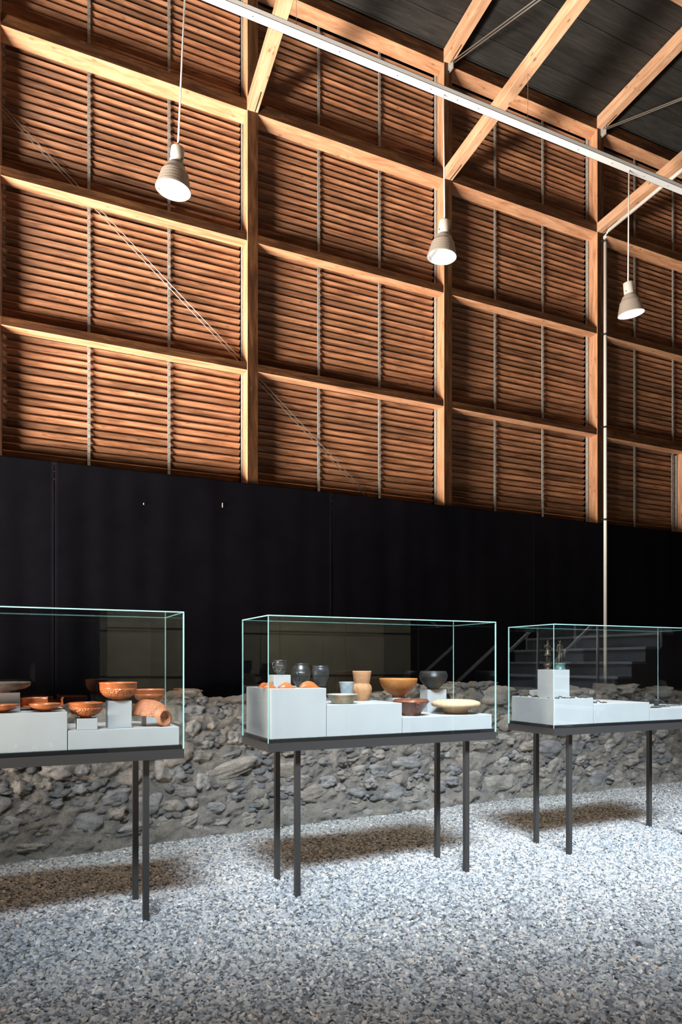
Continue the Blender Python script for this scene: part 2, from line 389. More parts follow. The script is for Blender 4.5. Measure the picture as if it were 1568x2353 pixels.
m.build('formwork_seam', M['dot'], wf)

# ------------------------------------------------------------------ floor and gravel
m = MB(); m.box((-6.5,-5.2,-.25),(14.5,7.2,-.05)); structure(m.build('floor', M['grit']))
def gz(x, y): return .018*noise.noise(Vector((x*.9,y*1.1,0)))+.008*noise.noise(Vector((x*3,y*3,4)))-.006
gx0, gx1, gy0, gy1, st = -2.4, 10.2, 1.6, 6.75, .09
nx, ny = int((gx1-gx0)/st)+1, int((gy1-gy0)/st)+1
vs = [(gx0+i*st, gy0+j*st, gz(gx0+i*st, gy0+j*st)) for j in range(ny) for i in range(nx)]
fs = [(j*nx+i, j*nx+i+1, (j+1)*nx+i+1, (j+1)*nx+i) for j in range(ny-1) for i in range(nx-1)]
gm = bpy.data.meshes.new('gravel'); gm.from_pydata(vs, [], fs); gm.materials.append(M['grit'])
at = gm.attributes.new('dens', 'FLOAT', 'POINT')
def dens(x, y):
    d = depth(x, y); 
    if d < 2.0: return 600
    u = (x*CS-y*SN)/d
    if abs(u) > .56: return 1500
    return 3900 if d < 4.6 else (3900 if d < 6.5 else 3400)
at.data.foreach_set('value', [dens(p[0], p[1]) for p in vs])
gravel = link('gravel', gm); tag(gravel, 'loose grey pebble gravel covering the whole floor', 'gravel', None, 'stuff')
pc = bpy.data.collections.new('pebble_shapes')
for k in range(8):
    bm = bmesh.new(); bmesh.ops.create_icosphere(bm, subdivisions=2, radius=1)
    sx, sy, sz = .0175*random.uniform(.8,1.25), .0112*random.uniform(.8,1.2), .0080*random.uniform(.8,1.25)
    for v in bm.verts:
        n1 = noise.noise(v.co*1.1+Vector((k*9,3,1))); c = v.co.copy()*(1+.38*n1)
        v.co = Vector((c.x*sx, c.y*sy, max(-.75, min(.75, c.z))*sz))
    me = bpy.data.meshes.new('pebble'); bm.to_mesh(me); bm.free(); me.materials.append(M['pebble'])
    me.polygons.foreach_set('use_smooth', [True]*len(me.polygons))
    pc.objects.link(bpy.data.objects.new('pebble', me))
ng = bpy.data.node_groups.new('gravel_scatter', 'GeometryNodeTree')
ng.interface.new_socket('Geometry', in_out='INPUT', socket_type='NodeSocketGeometry')
ng.interface.new_socket('Geometry', in_out='OUTPUT', socket_type='NodeSocketGeometry')
gi, go = ng.nodes.new('NodeGroupInput'), ng.nodes.new('NodeGroupOutput')
dp = ng.nodes.new('GeometryNodeDistributePointsOnFaces'); na = ng.nodes.new('GeometryNodeInputNamedAttribute'); na.data_type = 'FLOAT'; na.inputs[0].default_value = 'dens'
ci = ng.nodes.new('GeometryNodeCollectionInfo'); ci.inputs[0].default_value = pc; ci.inputs[1].default_value = True; ci.inputs[2].default_value = True
ip = ng.nodes.new('GeometryNodeInstanceOnPoints'); ip.inputs['Pick Instance'].default_value = True
rr = ng.nodes.new('FunctionNodeRandomValue'); rr.data_type = 'FLOAT_VECTOR'; rr.inputs[0].default_value = (-.8,-.8,0); rr.inputs[1].default_value = (.8,.8,6.283)
rs = ng.nodes.new('FunctionNodeRandomValue'); rs.data_type = 'FLOAT'; rs.inputs[2].default_value = .55; rs.inputs[3].default_value = 1.25
jn = ng.nodes.new('GeometryNodeJoinGeometry'); L_ = ng.links.new
L_(gi.outputs[0], dp.inputs['Mesh']); L_(na.outputs[0], dp.inputs['Density']); L_(dp.outputs[0], ip.inputs['Points']); L_(ci.outputs[0], ip.inputs['Instance'])
L_(rr.outputs[0], ip.inputs['Rotation']); L_(rs.outputs[1], ip.inputs['Scale']); L_(gi.outputs[0], jn.inputs[0]); L_(ip.outputs[0], jn.inputs[0]); L_(jn.outputs[0], go.inputs[0])
md = gravel.modifiers.new('scatter', 'NODES'); md.node_group = ng

# ------------------------------------------------------------------ ruined stone wall
FY = [(-3,5.75),(-1,5.78),(0,5.85),(1,6.0),(2,6.08),(4,6.2),(10.5,6.2)]
TZ = [(-3,1.1),(-.5,1.08),(.3,1.10),(1.0,1.12),(1.35,1.19),(1.75,1.15),(2.1,1.08),(2.6,1.12),(3.1,1.10),(3.5,1.19),(4.2,1.24),(4.6,1.27),(5.0,1.18),(5.5,1.13),(6.2,1.16),(6.9,1.19),(7.4,1.12),(8,1.06),(8.6,1.1),(10.5,1.05)]
def interp(t, x):
    for (a, va), (b_, vb) in zip(t[:-1], t[1:]):
        if x <= b_: return va+(vb-va)*max(0, (x-a)/(b_-a))
    return t[-1][1]
def fract(p, oct=4):
    s = 0; a = 1
    for i in range(oct): s += a*noise.noise(p); p = p*2.1; a *= .55
    return s
X0w, X1w, sw = -1.7, 10.0, .0135
sect = [(0, -.06)]+[(0, i/72) for i in range(73)]+[(j/16, 1.0) for j in range(1, 17)]+[(1.0, .5), (1.0, -.06)]
vs = []; nxw = int((X1w-X0w)/sw)+1; k = len(sect)
for i in range(nxw):
    x = X0w+i*sw; fy = interp(FY, x); tz = interp(TZ, x)+.03*noise.noise(Vector((x*5, 1, 2)))
    for (a, h) in sect:
        y = fy+a*(6.66-fy); z = h*tz if h > 0 else h*.8
        batter = .05*(h if a == 0 else 1)
        p = Vector((x*5.5, y*4.5, z*8.5)); dsp = fract(p, 4)-.45*abs(noise.noise(Vector((x*15, 3, z*22))))-.35*abs(noise.noise(Vector((x*34, 8, z*48))))
        if a < 1:
            y += batter*(1-a)+dsp*.046*(1 if a == 0 else .2)-.035*max(0, 1-z*5)*(a == 0)
            if h >= .95: z += fract(Vector((x*6, y*6, 7)), 5)*.045-.06*abs(a-.35)*(a > 0)
            if a == 0 and h > .9: y += (h-.9)*.5
        vs.append((x, y, z))
fs = [(i*k+j, (i+1)*k+j, (i+1)*k+j+1, i*k+j+1) for i in range(nxw-1) for j in range(k-1)]
me = bpy.data.meshes.new('mortar_core'); me.from_pydata(vs, [], fs); me.materials.append(M['mortar'])
me.polygons.foreach_set('use_smooth', [True]*len(fs))
ruin = empty('ruined_wall', (3, 6.3, 0)); tag(ruin, 'low ruined wall of grey rubble stones and pale mortar behind the display cases', 'stone wall')
o = link('mortar_core', me, ruin, (-3, -6.3, 0))
# small rubble and lumps bedded in the mortar, too many to pick apart
bm = bmesh.new(); bmesh.ops.create_icosphere(bm, subdivisions=2, radius=1); iv = [v.co.copy() for v in bm.verts]; ifs = [tuple(v.index for v in f.verts) for f in bm.faces]; bm.free()
rv = []; rf = []
for i in range(1700):
    x = random.uniform(-1.2, 8.8); z = random.uniform(.0, interp(TZ, x)+.01); sz = random.uniform(.012, .036); o_ = len(rv); sd = random.random()*50
    sx, sy, sz2 = sz*random.uniform(1, 1.9), sz*random.uniform(.6, .9), sz*random.uniform(.6, 1); cy = interp(FY, x)+.05*z/1.1+random.uniform(-.012, .012)
    for c in iv:
        k_ = 1+.45*noise.noise(c*1.3+Vector((sd, 0, 0))); rv.append((x+c.x*sx*k_-3, cy+c.y*sy*k_-6.3, z+c.z*sz2*k_))
    rf += [tuple(q+o_ for q in f) for f in ifs]
me = bpy.data.meshes.new('rubble_fill'); me.from_pydata(rv, [], rf); me.materials.append(M['mortar']); me.polygons.foreach_set('use_smooth', [True]*len(rf))
o = link('rubble_fill', me, ruin); o['kind'] = 'stuff'
SV = []
for kx in range(14):
    bm = bmesh.new(); bmesh.ops.create_icosphere(bm, subdivisions=4, radius=1)
    ex = random.uniform(2.6, 5.0)
    for v in bm.verts:
        c = v.co; q = (abs(c.x)**ex+abs(c.y)**ex+abs(c.z)**ex)**(-1/ex); c = c*q
        nn = fract(c*.9+Vector((kx*7.3, 1.7, 4)), 3)*.26-.10*abs(noise.noise(c*2.3+Vector((kx,2,8))))+fract(c*3.6+Vector((kx*3.1, 9, 2)), 3)*.06
        lay = .055*noise.noise(Vector((c.x*1.6, c.y*1.6, c.z*7+kx*5)))-.05*abs(noise.noise(Vector((c.x*3+kx, c.y*3, c.z*11))))
        v.co = c*(1+nn+lay)
    me = bpy.data.meshes.new('stone'); bm.to_mesh(me); bm.free(); me.materials.append(M['stone'])
    me.polygons.foreach_set('use_smooth', [True]*len(me.polygons)); SV.append(me)
placed = []
def fits(x, z, a, h):
    for (x2, z2, a2, h2) in placed:
        if ((x-x2)/(a+a2+.004))**2+((z-z2)/(h+h2+.004))**2 < .80: return False
    return True
def put_stone(x, z, a, h, out=.035, tilt=None, dpt=.10):
    placed.append((x, z, a, h))
    y = interp(FY, x)+.05*z/1.1-out+dpt
    o = link('stone', random.choice(SV), ruin, (x-3, y-6.3, z)); o.scale = (a*1.02, dpt, h*1.02)
    t = random.uniform(-.22,.22) if tilt is None else tilt
    o.rotation_euler = (random.uniform(-.12,.12), t, random.choice((0, math.pi))+random.uniform(-.15,.15))
def at_px(px, py, wpx, hpx, **kw):
    Y = 6.1
    for _ in range(4): X = ratio(px)*Y; Y = interp(FY, X)+.03
    s = mpp(X, Y); put_stone(X, zat(py, X, Y), wpx*s/2, hpx*s/2, **kw)
# the stones one can find again in the photograph
for q in [(195,1888,86,48),(513,1772,152,42),(487,1662,42,32),(443,1673,40,40),(541,1695,38,30),(465,1738,58,24),(532,1738,54,20),(404,1777,40,38),(379,1772,48,44),
          (465,1796,34,40),(597,1840,34,42),(545,1800,60,30),(425,1818,62,32),(440,1842,40,34),(506,1883,44,28),(434,1888,42,34),(373,1912,50,26),(128,1811,44,40),(96,1806,42,36),
          (262,1830,70,36),(40,1809,40,40),(750,1752,44,30),(870,1771,50,34),(931,1753,78,30),(825,1775,38,34),(690,1792,64,22),(770,1845,44,20),(810,1848,28,16),(944,1838,42,16),
          (956,1730,26,32),(1187,1737,36,26),(1367,1747,44,26),(1370,1792,56,40),(1416,1787,30,36),(1455,1784,28,26),(1147,1832,30,28),(1113,1835,32,34),(1190,1825,30,30),(1310,1800,60,38),
          (1094,1680,44,34),(1060,1700,52,30),(1500,1760,40,22),(1525,1740,44,26),(20,1900,60,46),(70,1945,70,26),(140,1960,80,22),(300,1905,60,30),(230,1945,60,26)]:
    at_px(*q)
tries = 0
while len(placed) < 262 and tries < 60000:
    tries += 1; fr = len(placed)/262
    x = random.uniform(-.7, 7.8); h = random.uniform(.045, .105)*(1-.62*fr*(tries/20000 if tries < 20000 else 1)); a = h*random.uniform(1.1, 2.1)
    tz = interp(TZ, x); z = random.uniform(.0, tz-.07)
    if fits(x, z, a, h): put_stone(x, z, a, h, random.choice((.012,.022,.034,.046)))
for i in range(34):                          # loose rubble on the broken top
    x = -.9+i*.285+random.uniform(-.08,.08); tz = interp(TZ, x); s = random.uniform(.06,.16)
    o = link('stone', random.choice(SV), ruin, (x-3, random.uniform(6.25,6.5)-6.3, tz-.005)); o.scale = (s*random.uniform(1,1.5), s, s*random.uniform(.35,.55)); o.rotation_euler = (random.uniform(-.2,.2), random.uniform(-.2,.2), random.uniform(0,6))

# ------------------------------------------------------------------ black cloth screen
CY = 6.745
edges = [-2.39, .33, 3.05, 5.77, 8.49, 10.4]
names = ['black cloth screen panel at the far left edge behind the red pottery case', 'black cloth screen panel behind the gap between the first two cases',
         'black cloth screen panel behind the right half of the middle case', 'black cloth screen panel crossed by the white drainpipe', 'black cloth screen panel at the far right edge']
for i in range(5):
    x0, x1 = edges[i]+.004, edges[i+1]-.004; nn = 90; zs = [.35, 1.2, 2.2, 3.0, 3.29, 3.30]; vs = []
    for s_ in (0, 1):
        for z in zs:
            for j in range(nn+1):
                x = x0+(x1-x0)*j/nn; am = .010*(1-.35*z/3.3)+.004*(z < 3)
                y = CY+am*noise.noise(Vector((x*5.5, z*.25, i)))+am*.8*math.sin(x*17+noise.noise(Vector((x, z*.4, 9)))*4)*.5
                vs.append((x-x0, y-CY+(.006 if s_ else 0), z-.35))
    n1 = nn+1; nz = len(zs); fs = []
    for r in range(nz-1):
        for j in range(nn):
            a = r*n1+j; fs.append((a, a+1, a+n1+1, a+n1)); a += n1*nz; fs.append((a+n1, a+n1+1, a+1, a))
    t0 = (nz-1)*n1
    for j in range(nn): fs.append((t0+j, t0+j+1, t0+j+1+n1*nz, t0+j+n1*nz)); fs.append((j+n1*nz, j+1+n1*nz, j+1, j))
    for j in (0, nn):
        for r in range(nz-1): fs.append((r*n1+j, (r+1)*n1+j, (r+1)*n1+j+n1*nz, r*n1+j+n1*nz))
    me = bpy.data.meshes.new('cloth_screen'); me.from_pydata(vs, [], fs); me.materials.append(M['cloth']); me.polygons.foreach_set('use_smooth', [True]*len(fs))
    o = link('cloth_screen', me, None, (x0, CY, .35)); tag(o, names[i], 'curtain', 'black cloth screens below the louvres')
    if i == 1:
        for px, py, h in ((330,1158,.018),(511,1161,.045)):
            X = ratio(px)*6.73; z = zat(py, X, 6.73); m = MB(); m.box((X-x0-.003,-.022,z-.35-h/2),(X-x0+.003,-.016,z-.35+h/2)); m.build('white_fleck', M['white'], o)

# ------------------------------------------------------------------ lamp rail and pendant lamps
RY = 5.26
rail = empty('lamp_rail', (4, RY, 6.567)); tag(rail, 'long galvanised steel channel hung below the trusses carrying the pendant lamps', 'rail')
m = MB(); m.box((-5.6,-.04,0),(6,-.037,.041)); m.box((-5.6,-.04,0),(6,.04,.003)); m.box((-5.6,.037,0),(6,.04,.041)); m.box((-5.6,-.04,.038),(6,.04,.041))
m.build('channel', M['galv'], rail)
for x in (-2.75,-2.3,-1.55,-1.0,-.66,-.38,-.15,.55,1.05,1.5,1.95,2.3):
    m = MB(); m.tube((x,0,-.002),(x,0,.002),.005,8); m.build('screw', M['dot'], rail)
for n in (1, 2, 3, 4):
    x = postx(n)+PW/2-.084*(D-RY)-4; m = MB(); m.tube((x,0,.04),(x,0,.525),.0022,6); m.tube((x,0,.04),(x,0,.075),.006,6); m.build('hanging_wire', M['steel'], rail)
def pendant(px, pyr, tilt, label, power, on, dx, cone=100):
    X = ratio(px)*RY; zr = zat(pyr, X, RY); R = .132       # lamp position from its rim
    t = empty('pendant_lamp', (X, RY, zr)); tag(t, label, 'lamp', 'pendant lamps on the galvanised rail')
    prof = [(.045,.205),(.052,.19),(.070,.178),(.072,.170),(.098,.125)]
    for k in range(5):
        a = .125-.0245*k; r = .098+(R-.100)*k/5; r2 = .098+(R-.100)*(k+1)/5
        prof += [(r+.004, a-.004), (r+.005, a-.020), (r2, a-.0235)]
    prof += [(R,.0),(R-.003,0)]
    inner = [(R-.006,.004),(R-.008,.02),(R-.016,.024),(R-.018,.044),(R-.026,.048),(R-.028,.07),(R-.038,.074),(R-.04,.098),(R-.054,.102),(R-.058,.14),(.04,.175),(0,.18)]
    head = empty('head', (0,0,0), parent=t); head.rotation_euler = tilt
    m = MB(); m.lathe(prof, 40); sh = m.build('shade', M['lampgrey'], t); 
    m = MB(); m.lathe([(R-.003,0)]+inner, 40); rf = m.build('reflector', M['lampin'], t)
    m = MB(); m.lathe([(0,.315),(.046,.315),(.05,.31),(.05,.205),(.047,.197),(0,.197)], 28); so = m.build('socket_housing', M['lampwhite'], t)
    em = bpy.data.materials.new('lamp_glow'); em.use_nodes = True; bb = em.node_tree.nodes['Principled BSDF']
    bb.inputs['Base Color'].default_value = (.9,.9,.88,1); bb.inputs['Emission Color'].default_value = (1,.86,.66,1) if on else (.92,.97,1,1); bb.inputs['Emission Strength'].default_value = 14 if on else 1.0
    m = MB(); m.lathe([(0,.045 if not on else .012),(.03,.05 if not on else .016),(.046 if not on else .108,.075 if not on else .03),(.04 if not on else .112,.11 if not on else .036),(.022,.15),(0,.152)], 24); bl = m.build('bulb', em, t)
    for q in range(3):
        a = 1.2+q*2.1; m = MB(); m.tube((.049*math.cos(a),.049*math.sin(a),.225),(.054*math.cos(a),.054*math.sin(a),.225),.006,8); m.build('fixing_screw', M['dot'], so)
    Rm = Euler(tilt).to_matrix().to_4x4()
    for ob in (sh, rf, so, bl): ob.matrix_local = Matrix.Translation((0,0,.315)) @ Rm @ Matrix.Translation((0,0,-.315))
    bpy.data.objects.remove(head)
    m = MB(); m.tube((0,0,.312),(dx,0,6.566-zr),.0065,8); m.build('cord', M['paintpipe'], t)
    l = bpy.data.lights.new('lamp_light', 'SPOT'); l.energy = power; l.color = (1,.80,.56); l.spot_size = math.radians(cone); l.spot_blend = .6; l.shadow_soft_size = .06
    lo = bpy.data.objects.new('lamp_light', l); C.objects.link(lo); lo.parent = t; lo.location = (0,0,-.01); lo.rotation_euler = tilt
pendant(409, 437, (.06,.10,0), 'pendant lamp with ribbed grey shade nearest the left edge, white reflector showing', 150, False, .055)
pendant(1022, 590, (.05,.06,0), 'pendant lamp with ribbed shade hanging in front of the middle timber post', 150, False, -.012)
pendant(1444, 720, (.02,-.16,0), 'glowing warm white pendant lamp beside the white drainpipe', 170, True, .012)

for X, RY, tl, pw, cn, lb in ((2.4,-1.3,(-.62,0,0),620,100,'added lamp behind the camera lighting the left half of the concrete wall'),(5.4,-1.3,(-.62,0,0),620,100,'added lamp behind the camera lighting the right half of the concrete wall'),(8.6,.1,(0,0,0),260,76,'added lamp lighting the metal staircase from above')):  # unseen lamps added to brighten the concrete wall and staircase
    pendant(CX+FPX*math.tan(math.atan2(X, RY)-PSI), Y0-(5.1-EYE)*FPX/depth(X, RY), tl, lb, pw, False, 0, cn)
# ------------------------------------------------------------------ drainpipe
PY = 6.70; pX = ratio(1391.5)*PY
t = empty('drainpipe', (pX, PY, 1.05)); tag(t, 'slim white drainpipe running down the black screen and along a tie beam', 'pipe')
zt_ = zat(548, pX, PY); m = MB(); m.tube((0,0,0),(0,0,zt_-1.05),.021,14); m.build('pipe', M['paintpipe'], t)
m = MB(); m.tube((0,0,zt_-1.05),(0,0,zt_-1.05+.03),.024,14); m.build('collar', M['paintpipe'], t)
e0 = Vector((.035,-.03,zt_-1.05+.10)); m = MB(); m.path([(0,0,zt_-1.05+.03),(.012,-.01,zt_-1.05+.06),tuple(e0)],.012,10); m.build('elbow', M['paintpipe'], t)
m = MB(); m.tube(e0, e0+SK*4.2+Vector((0,0,.005)), .023, 14); m.build('pipe', M['paintpipe'], t)
for py in (555, 769, 982, 1194):
    z = zat(py, pX, PY)-1.05; m = MB(); m.tube((0,0,z-.012),(0,0,z+.012),.026,12); m.box((-.06,.0,z-.004),(-.02,.012,z+.004)); m.build('pipe_clamp', M['iron'], t)
m = MB(); a = e0+SK*.15; m.tube(a+Vector((-.002,0,.02)), a+Vector((-.002,0,.10)), .005, 6); m.build('pipe_hanger', M['iron'], t)

# ------------------------------------------------------------------ display cases
CL, CW, ZB, ZT = 1.745, .5475, .945, 1.80
def case(x0, y0, label):
    t = empty('display_case', (x0, y0, 0)); tag(t, label, 'display case', 'glass display cases on black legs')
    m = MB(); b_ = .035
    m.box((0,0,ZB),(CL,b_,1.0)); m.box((0,CW-b_,ZB),(CL,CW,1.0)); m.box((0,b_,ZB),(b_,CW-b_,1.0)); m.box((CL-b_,b_,ZB),(CL,CW-b_,1.0))
    m.build('base_frame', M['dark'], t)
    m = MB(); m.box((.009,.009,.97),(CL-.009,CW-.009,1.021)); m.build('base_board', M['blackpanel'], t)
    for lx in (.226, CL-.205):
        for ly in (.083, CW-.083-.0): 
            m = MB(); m.box((lx-.017,ly-.017,-.03),(lx+.017,ly+.017,ZB)); m.build('leg', M['dark'], t)
    g = .0065
    def pane(a, b_, axis):
        m = MB(); m.box(a, b_, 1); m.m = [1]*6
        # faces order: bottom, top, front(-y), right(+x), back(+y), left(-x)
        for f_, ax in zip(range(6), (2,2,1,0,1,0)):
            if ax == axis: m.m[f_] = 0
        m.build('glass_pane', [M['glass'], M['edge']], t)
    pane((0,0,1.0),(CL,g,ZT-g),1); pane((0,CW-g,1.0),(CL,CW,ZT-g),1)
    pane((0,g+.0005,1.0),(g,CW-g-.0005,ZT-g),0); pane((CL-g,g+.0005,1.0),(CL,CW-g-.0005,ZT-g),0)
    pane((0,0,ZT-g+.0003),(CL,CW,ZT),2)
    return t
C1X, C1Y = .902-CL, 4.085; C2X, C2Y = 1.433, 4.128; C3X, C3Y = 3.735, 4.144
case(C1X, C1Y, 'glass display case on black legs at the left edge holding red pottery')
case(C2X, C2Y, 'glass display case on black legs in the middle holding black, grey and orange pots')
case(C3X, C3Y, 'glass display case on black legs at the right edge holding two bronze figurines')
FB = 1.0212                                    # top of the black base board
def block(x0, x1, y0, y1, z0, z1, label, group='white plinth blocks inside the cases'):
    m = MB(); m.box((x0-(x0+x1)/2,y0-(y0+y1)/2,0),(x1-(x0+x1)/2,y1-(y0+y1)/2,z1-z0))
    o = m.build('plinth_block', M['white'], None, .002, ((x0+x1)/2,(y0+y1)/2,z0)); return tag(o, label, 'plinth', group)
def XY(px, Y): return ratio(px)*Y
# middle case
z2L, z2M, z2R = 1.338, 1.228, 1.127
a2 = C2Y+.022; b2 = C2Y+CW-.022
block(C2X+.024, 1.838, a2, b2, FB, z2L, 'tall white plinth block under the small black pots in the middle case')
block(1.842, 2.403, a2, b2, FB, z2M, 'medium white plinth block under the grey beaker and buff jar')
block(2.407, C2X+CL-.022, a2, b2, FB, z2R, 'low white plinth block under the cream mortar dish')
# left case
z1L, z1R = 1.232, 1.128
xl = XY(155, C1Y+.022)
block(C1X+.024, xl, C1Y+.022, C1Y+CW-.022, FB, z1L, 'tall white plinth block under the red dishes at the left edge')
block(xl+.004, C1X+CL-.024, C1Y+.022, C1Y+CW-.022, FB, z1R, 'low white plinth block under the decorated red bowls in the left case')
# right case
xa, xb = XY(1364, C3Y+.022), XY(1493, C3Y+.022)
z3L, z3M, z3R = zat(1606, C3X, C3Y+.02), zat(1618, xa, C3Y+.02), zat(1629, xb, C3Y+.02)
block(C3X+.020, xa-.002, C3Y+.020, C3Y+CW-.022, FB, z3L, 'tall white plinth block under the figurine pedestal in the right case')
block(xa+.002, xb-.002, C3Y+.020, C3Y+CW-.022, FB, z3M, 'middle white plinth block of the right case carrying small dark finds')
block(xb+.002, C3X+CL-.022, C3Y+.020, C3Y+CW-.022, FB, z3R, 'lowest white plinth block of the right case carrying long iron knives')

def lathe_obj(name, prof, R, H, mat, parent=None, loc=(0,0,0), n=44, wob=0.0, **kw):
    m = MB(); m.lathe([(r*R, z*H) for r, z in prof], n, wob=wob, seed=random.random()*6, **kw); o = m.build(name, mat, parent, 0, loc); return o
def spot(px, Y, z, w_px):
    X = XY(px, Y); return X, Y, z, w_px*mpp(X, Y)/2
BOWL = [(0,.05),(.27,.05),(.29,0),(.34,0),(.34,.06),(.31,.09),(.55,.14),(.78,.28),(.92,.46),(.965,.62),(.965,.66),(.95,.67),(.97,.70),(.965,.90),(.99,.93),(1,.97),(.985,1),(.95,.98),(.925,.92),(.93,.66),(.86,.42),(.66,.22),(.35,.14),(0,.13)]
FOOTED = [(0,.06),(.28,.06),(.30,0),(.35,0),(.34,.10),(.33,.13),(.55,.24),(.76,.42),(.90,.62),(.97,.82),(1,.95),(.99,1),(.955,.98),(.92,.82),(.84,.62),(.70,.44),(.45,.28),(0,.2)]
def pot(name, px, Y, z, w, h, prof, mat, label, wob=0.0, cat='bowl', group=None):
    X, Y, z, R = spot(px, Y, z, w); H = h*mpp(X, Y)
    return tag(lathe_obj(name, prof, R, H, mat, None, (X, Y, z), wob=wob), label, cat, group), R, H
def cube(px, Y, z, w, h, label):
    X = XY(px, Y); s = w*mpp(X, Y)/2; H = h*mpp(X, Y); d = min(s, .055); block(X-s, X+s, Y-d, Y+d, z, z+H, label, 'small white display cubes'); return z+H
# --- middle case contents
zc = cube(643, 4.30, z2L, 40, 30, 'small white cube under the little black cup')
X, Y, z, R = spot(645, 4.30, zc, 31); H = 34*mpp(X, Y)
cup = empty('black_cup', (X, Y, z)); tag(cup, 'small black relief cup with one handle on a white cube', 'cup')
lathe_obj('body', [(0,0),(.42,0),(.5,.03),(.82,.25),(.97,.5),(.95,.78),(.90,.86),(.98,.95),(1.02,1),(.94,.99),(.86,.86),(.88,.5),(.6,.15),(0,.1)], R, H, M['blackpot'], cup)
m = MB(); m.path([(-R*.93,0,H*.86),(-R*1.25,-.002,H*.80),(-R*1.22,-.002,H*.55),(-R*.95,0,H*.28),(-R*.72,0,H*.16)], .0035, 8); m.build('handle', M['blackpot'], cup)
GLOBE = [(0,0),(.40,0),(.44,.03),(.80,.26),(.98,.52),(.96,.70),(.80,.87),(.70,.92),(.72,.97),(.76,1),(.68,.985),(.64,.91),(.75,.84),(.88,.6),(.6,.15),(0,.08)]
pot('round_pot', 692, 4.34, z2L, 46, 55, GLOBE, M['blackpot'], 'round shiny black relief pot on the tall plinth of the middle case', cat='pot')
pot('grey_jar', 737, 4.52, z2L, 42, 47, [(0,0),(.5,0),(.6,.1),(.88,.45),(.98,.7),(.92,.86),(.82,.92),(.9,1),(.8,.98),(.75,.9),(.85,.7),(.5,.1),(0,.06)], M['greyjar'], 'dark grey wide mouthed jar standing behind the round black pot', cat='jar')
# red sherds
def sherd(px, Y, z, w, h, rz, label):
    X = XY(px, Y); s = mpp(X, Y); a, hh = w*s/2, h*s; nu, nv = 12, 7; top = []; bot = []
    for j in range(nv):
        for i in range(nu):
            u = -1+2*i/(nu-1); v = -1+2*j/(nv-1); jag = 1+.16*noise.noise(Vector((u*2.2+px, v*2.2, 3)))*(abs(v) > .9 or abs(u) > .9)
            y = v*.026*(1-.35*u*u+.18*u)*jag; zz = hh*(1-(abs(u)**2.4))*(1-((v-.3)/(1.3 if v < .3 else 1.6))**2)*.94
            top.append((u*a*jag, y, zz+.005)); bot.append((u*a*jag*.97, y*.97, zz))
    n = nu*nv; fs = []
    for j in range(nv-1):
        for i in range(nu-1):
            q = j*nu+i; fs.append((q, q+1, q+nu+1, q+nu)); fs.append((q+n+nu, q+n+nu+1, q+n+1, q+n))
    rim = [i for i in range(nu)]+[j*nu+nu-1 for j in range(1, nv)]+[(nv-1)*nu+i for i in range(nu-2, -1, -1)]+[j*nu for j in range(nv-2, 0, -1)]
    m = MB(); m.add(top+bot, fs, 0, True)
    for p, q in zip(rim, rim[1:]+rim[:1]): m.add([(top+bot)[p], (top+bot)[q], (top+bot)[q+n], (top+bot)[p+n]], [(0,1,2,3)], 1)
    o = m.build('red_sherd', [M['samian'], M['sherd']], None, 0, (X, Y, z)); o.rotation_euler = (0,0,rz-3.9); return tag(o, label, 'sherd', 'red pottery sherds on the tall plinth')
sherd(607, 4.38, z2L, 26, 11, 3.6, 'leftmost little red sherd seen through the end pane')
sherd(619, 4.26, z2L, 30, 13, 4.0, 'red sherd lying across the front corner of the tall plinth')
sherd(658, 4.22, z2L, 36, 13, 3.9, 'red sherd lying in front of the small white cube')
sherd(710, 4.23, z2L, 48, 15, 4.0, 'largest red sherd in front of the round black pot')
pot('grey_beaker', 797, 4.43, z2M, 36, 46, [(0,0),(.62,0),(.66,.02),(.78,.45),(.93,.85),(.98,.97),(1,1),(.94,.99),(.86,.8),(.6,.08),(0,.05)], M['beaker'], 'tall grey conical beaker beside the buff jar', cat='beaker')
pot('buff_jar', 832, 4.53, z2M, 47, 68, [(0,0),(.58,0),(.62,.02),(.80,.15),(.96,.30),(1,.40),(.93,.50),(.78,.56),(.73,.585),(.78,.62),(.86,.80),(.93,.97),(.92,1),(.87,.99),(.82,.8),(.68,.6),(.88,.42),(.5,.06),(0,.04)], M['terra'], 'buff terracotta jar with tall flaring collar behind the grey beaker', cat='jar')
pot('grey_bowl', 787, 4.255, z2M, 71, 22, [(0,0),(.58,0),(.66,.05),(.86,.5),(.96,.86),(1,.93),(1,1),(.93,.99),(.83,.55),(.6,.16),(0,.12)], M['greybowl'], 'shallow weathered grey bowl at the front of the medium plinth', .01)
zc = cube(915, 4.50, z2R, 46, 37, 'low white cube under the footed orange bowl')
pot('orange_bowl', 916, 4.50, zc, 88, 44, FOOTED, M['orange'], 'footed orange bowl with streaky slip in the middle case')
zc = cube(996, 4.592, z2R, 51, 51, 'white cube under the ribbed black bowl')
pot('black_bowl', 996, 4.558, zc, 66, 42, [(0,.04),(.34,.04),(.36,0),(.40,.02),(.40,.07),(.62,.22),(.88,.46),(.99,.66),(1,.76),(.97,.80),(.99,.85),(.92,.93),(.88,1),(.82,.98),(.84,.9),(.9,.72),(.6,.3),(0,.14)], M['blackring'], 'ribbed shiny black bowl on the right white cube of the middle case')
o, R, H = pot('brown_bowl', 945, 4.31, z2R, 84, 37, [(0,0),(.40,0),(.46,.03),(.60,.25),(.80,.55),(.92,.78),(1,.84),(1,.90),(.95,.93),(.92,1),(.86,.98),(.78,.72),(.5,.22),(0,.15)], M['brown'], 'glossy dark red brown spouted bowl on the low plinth')
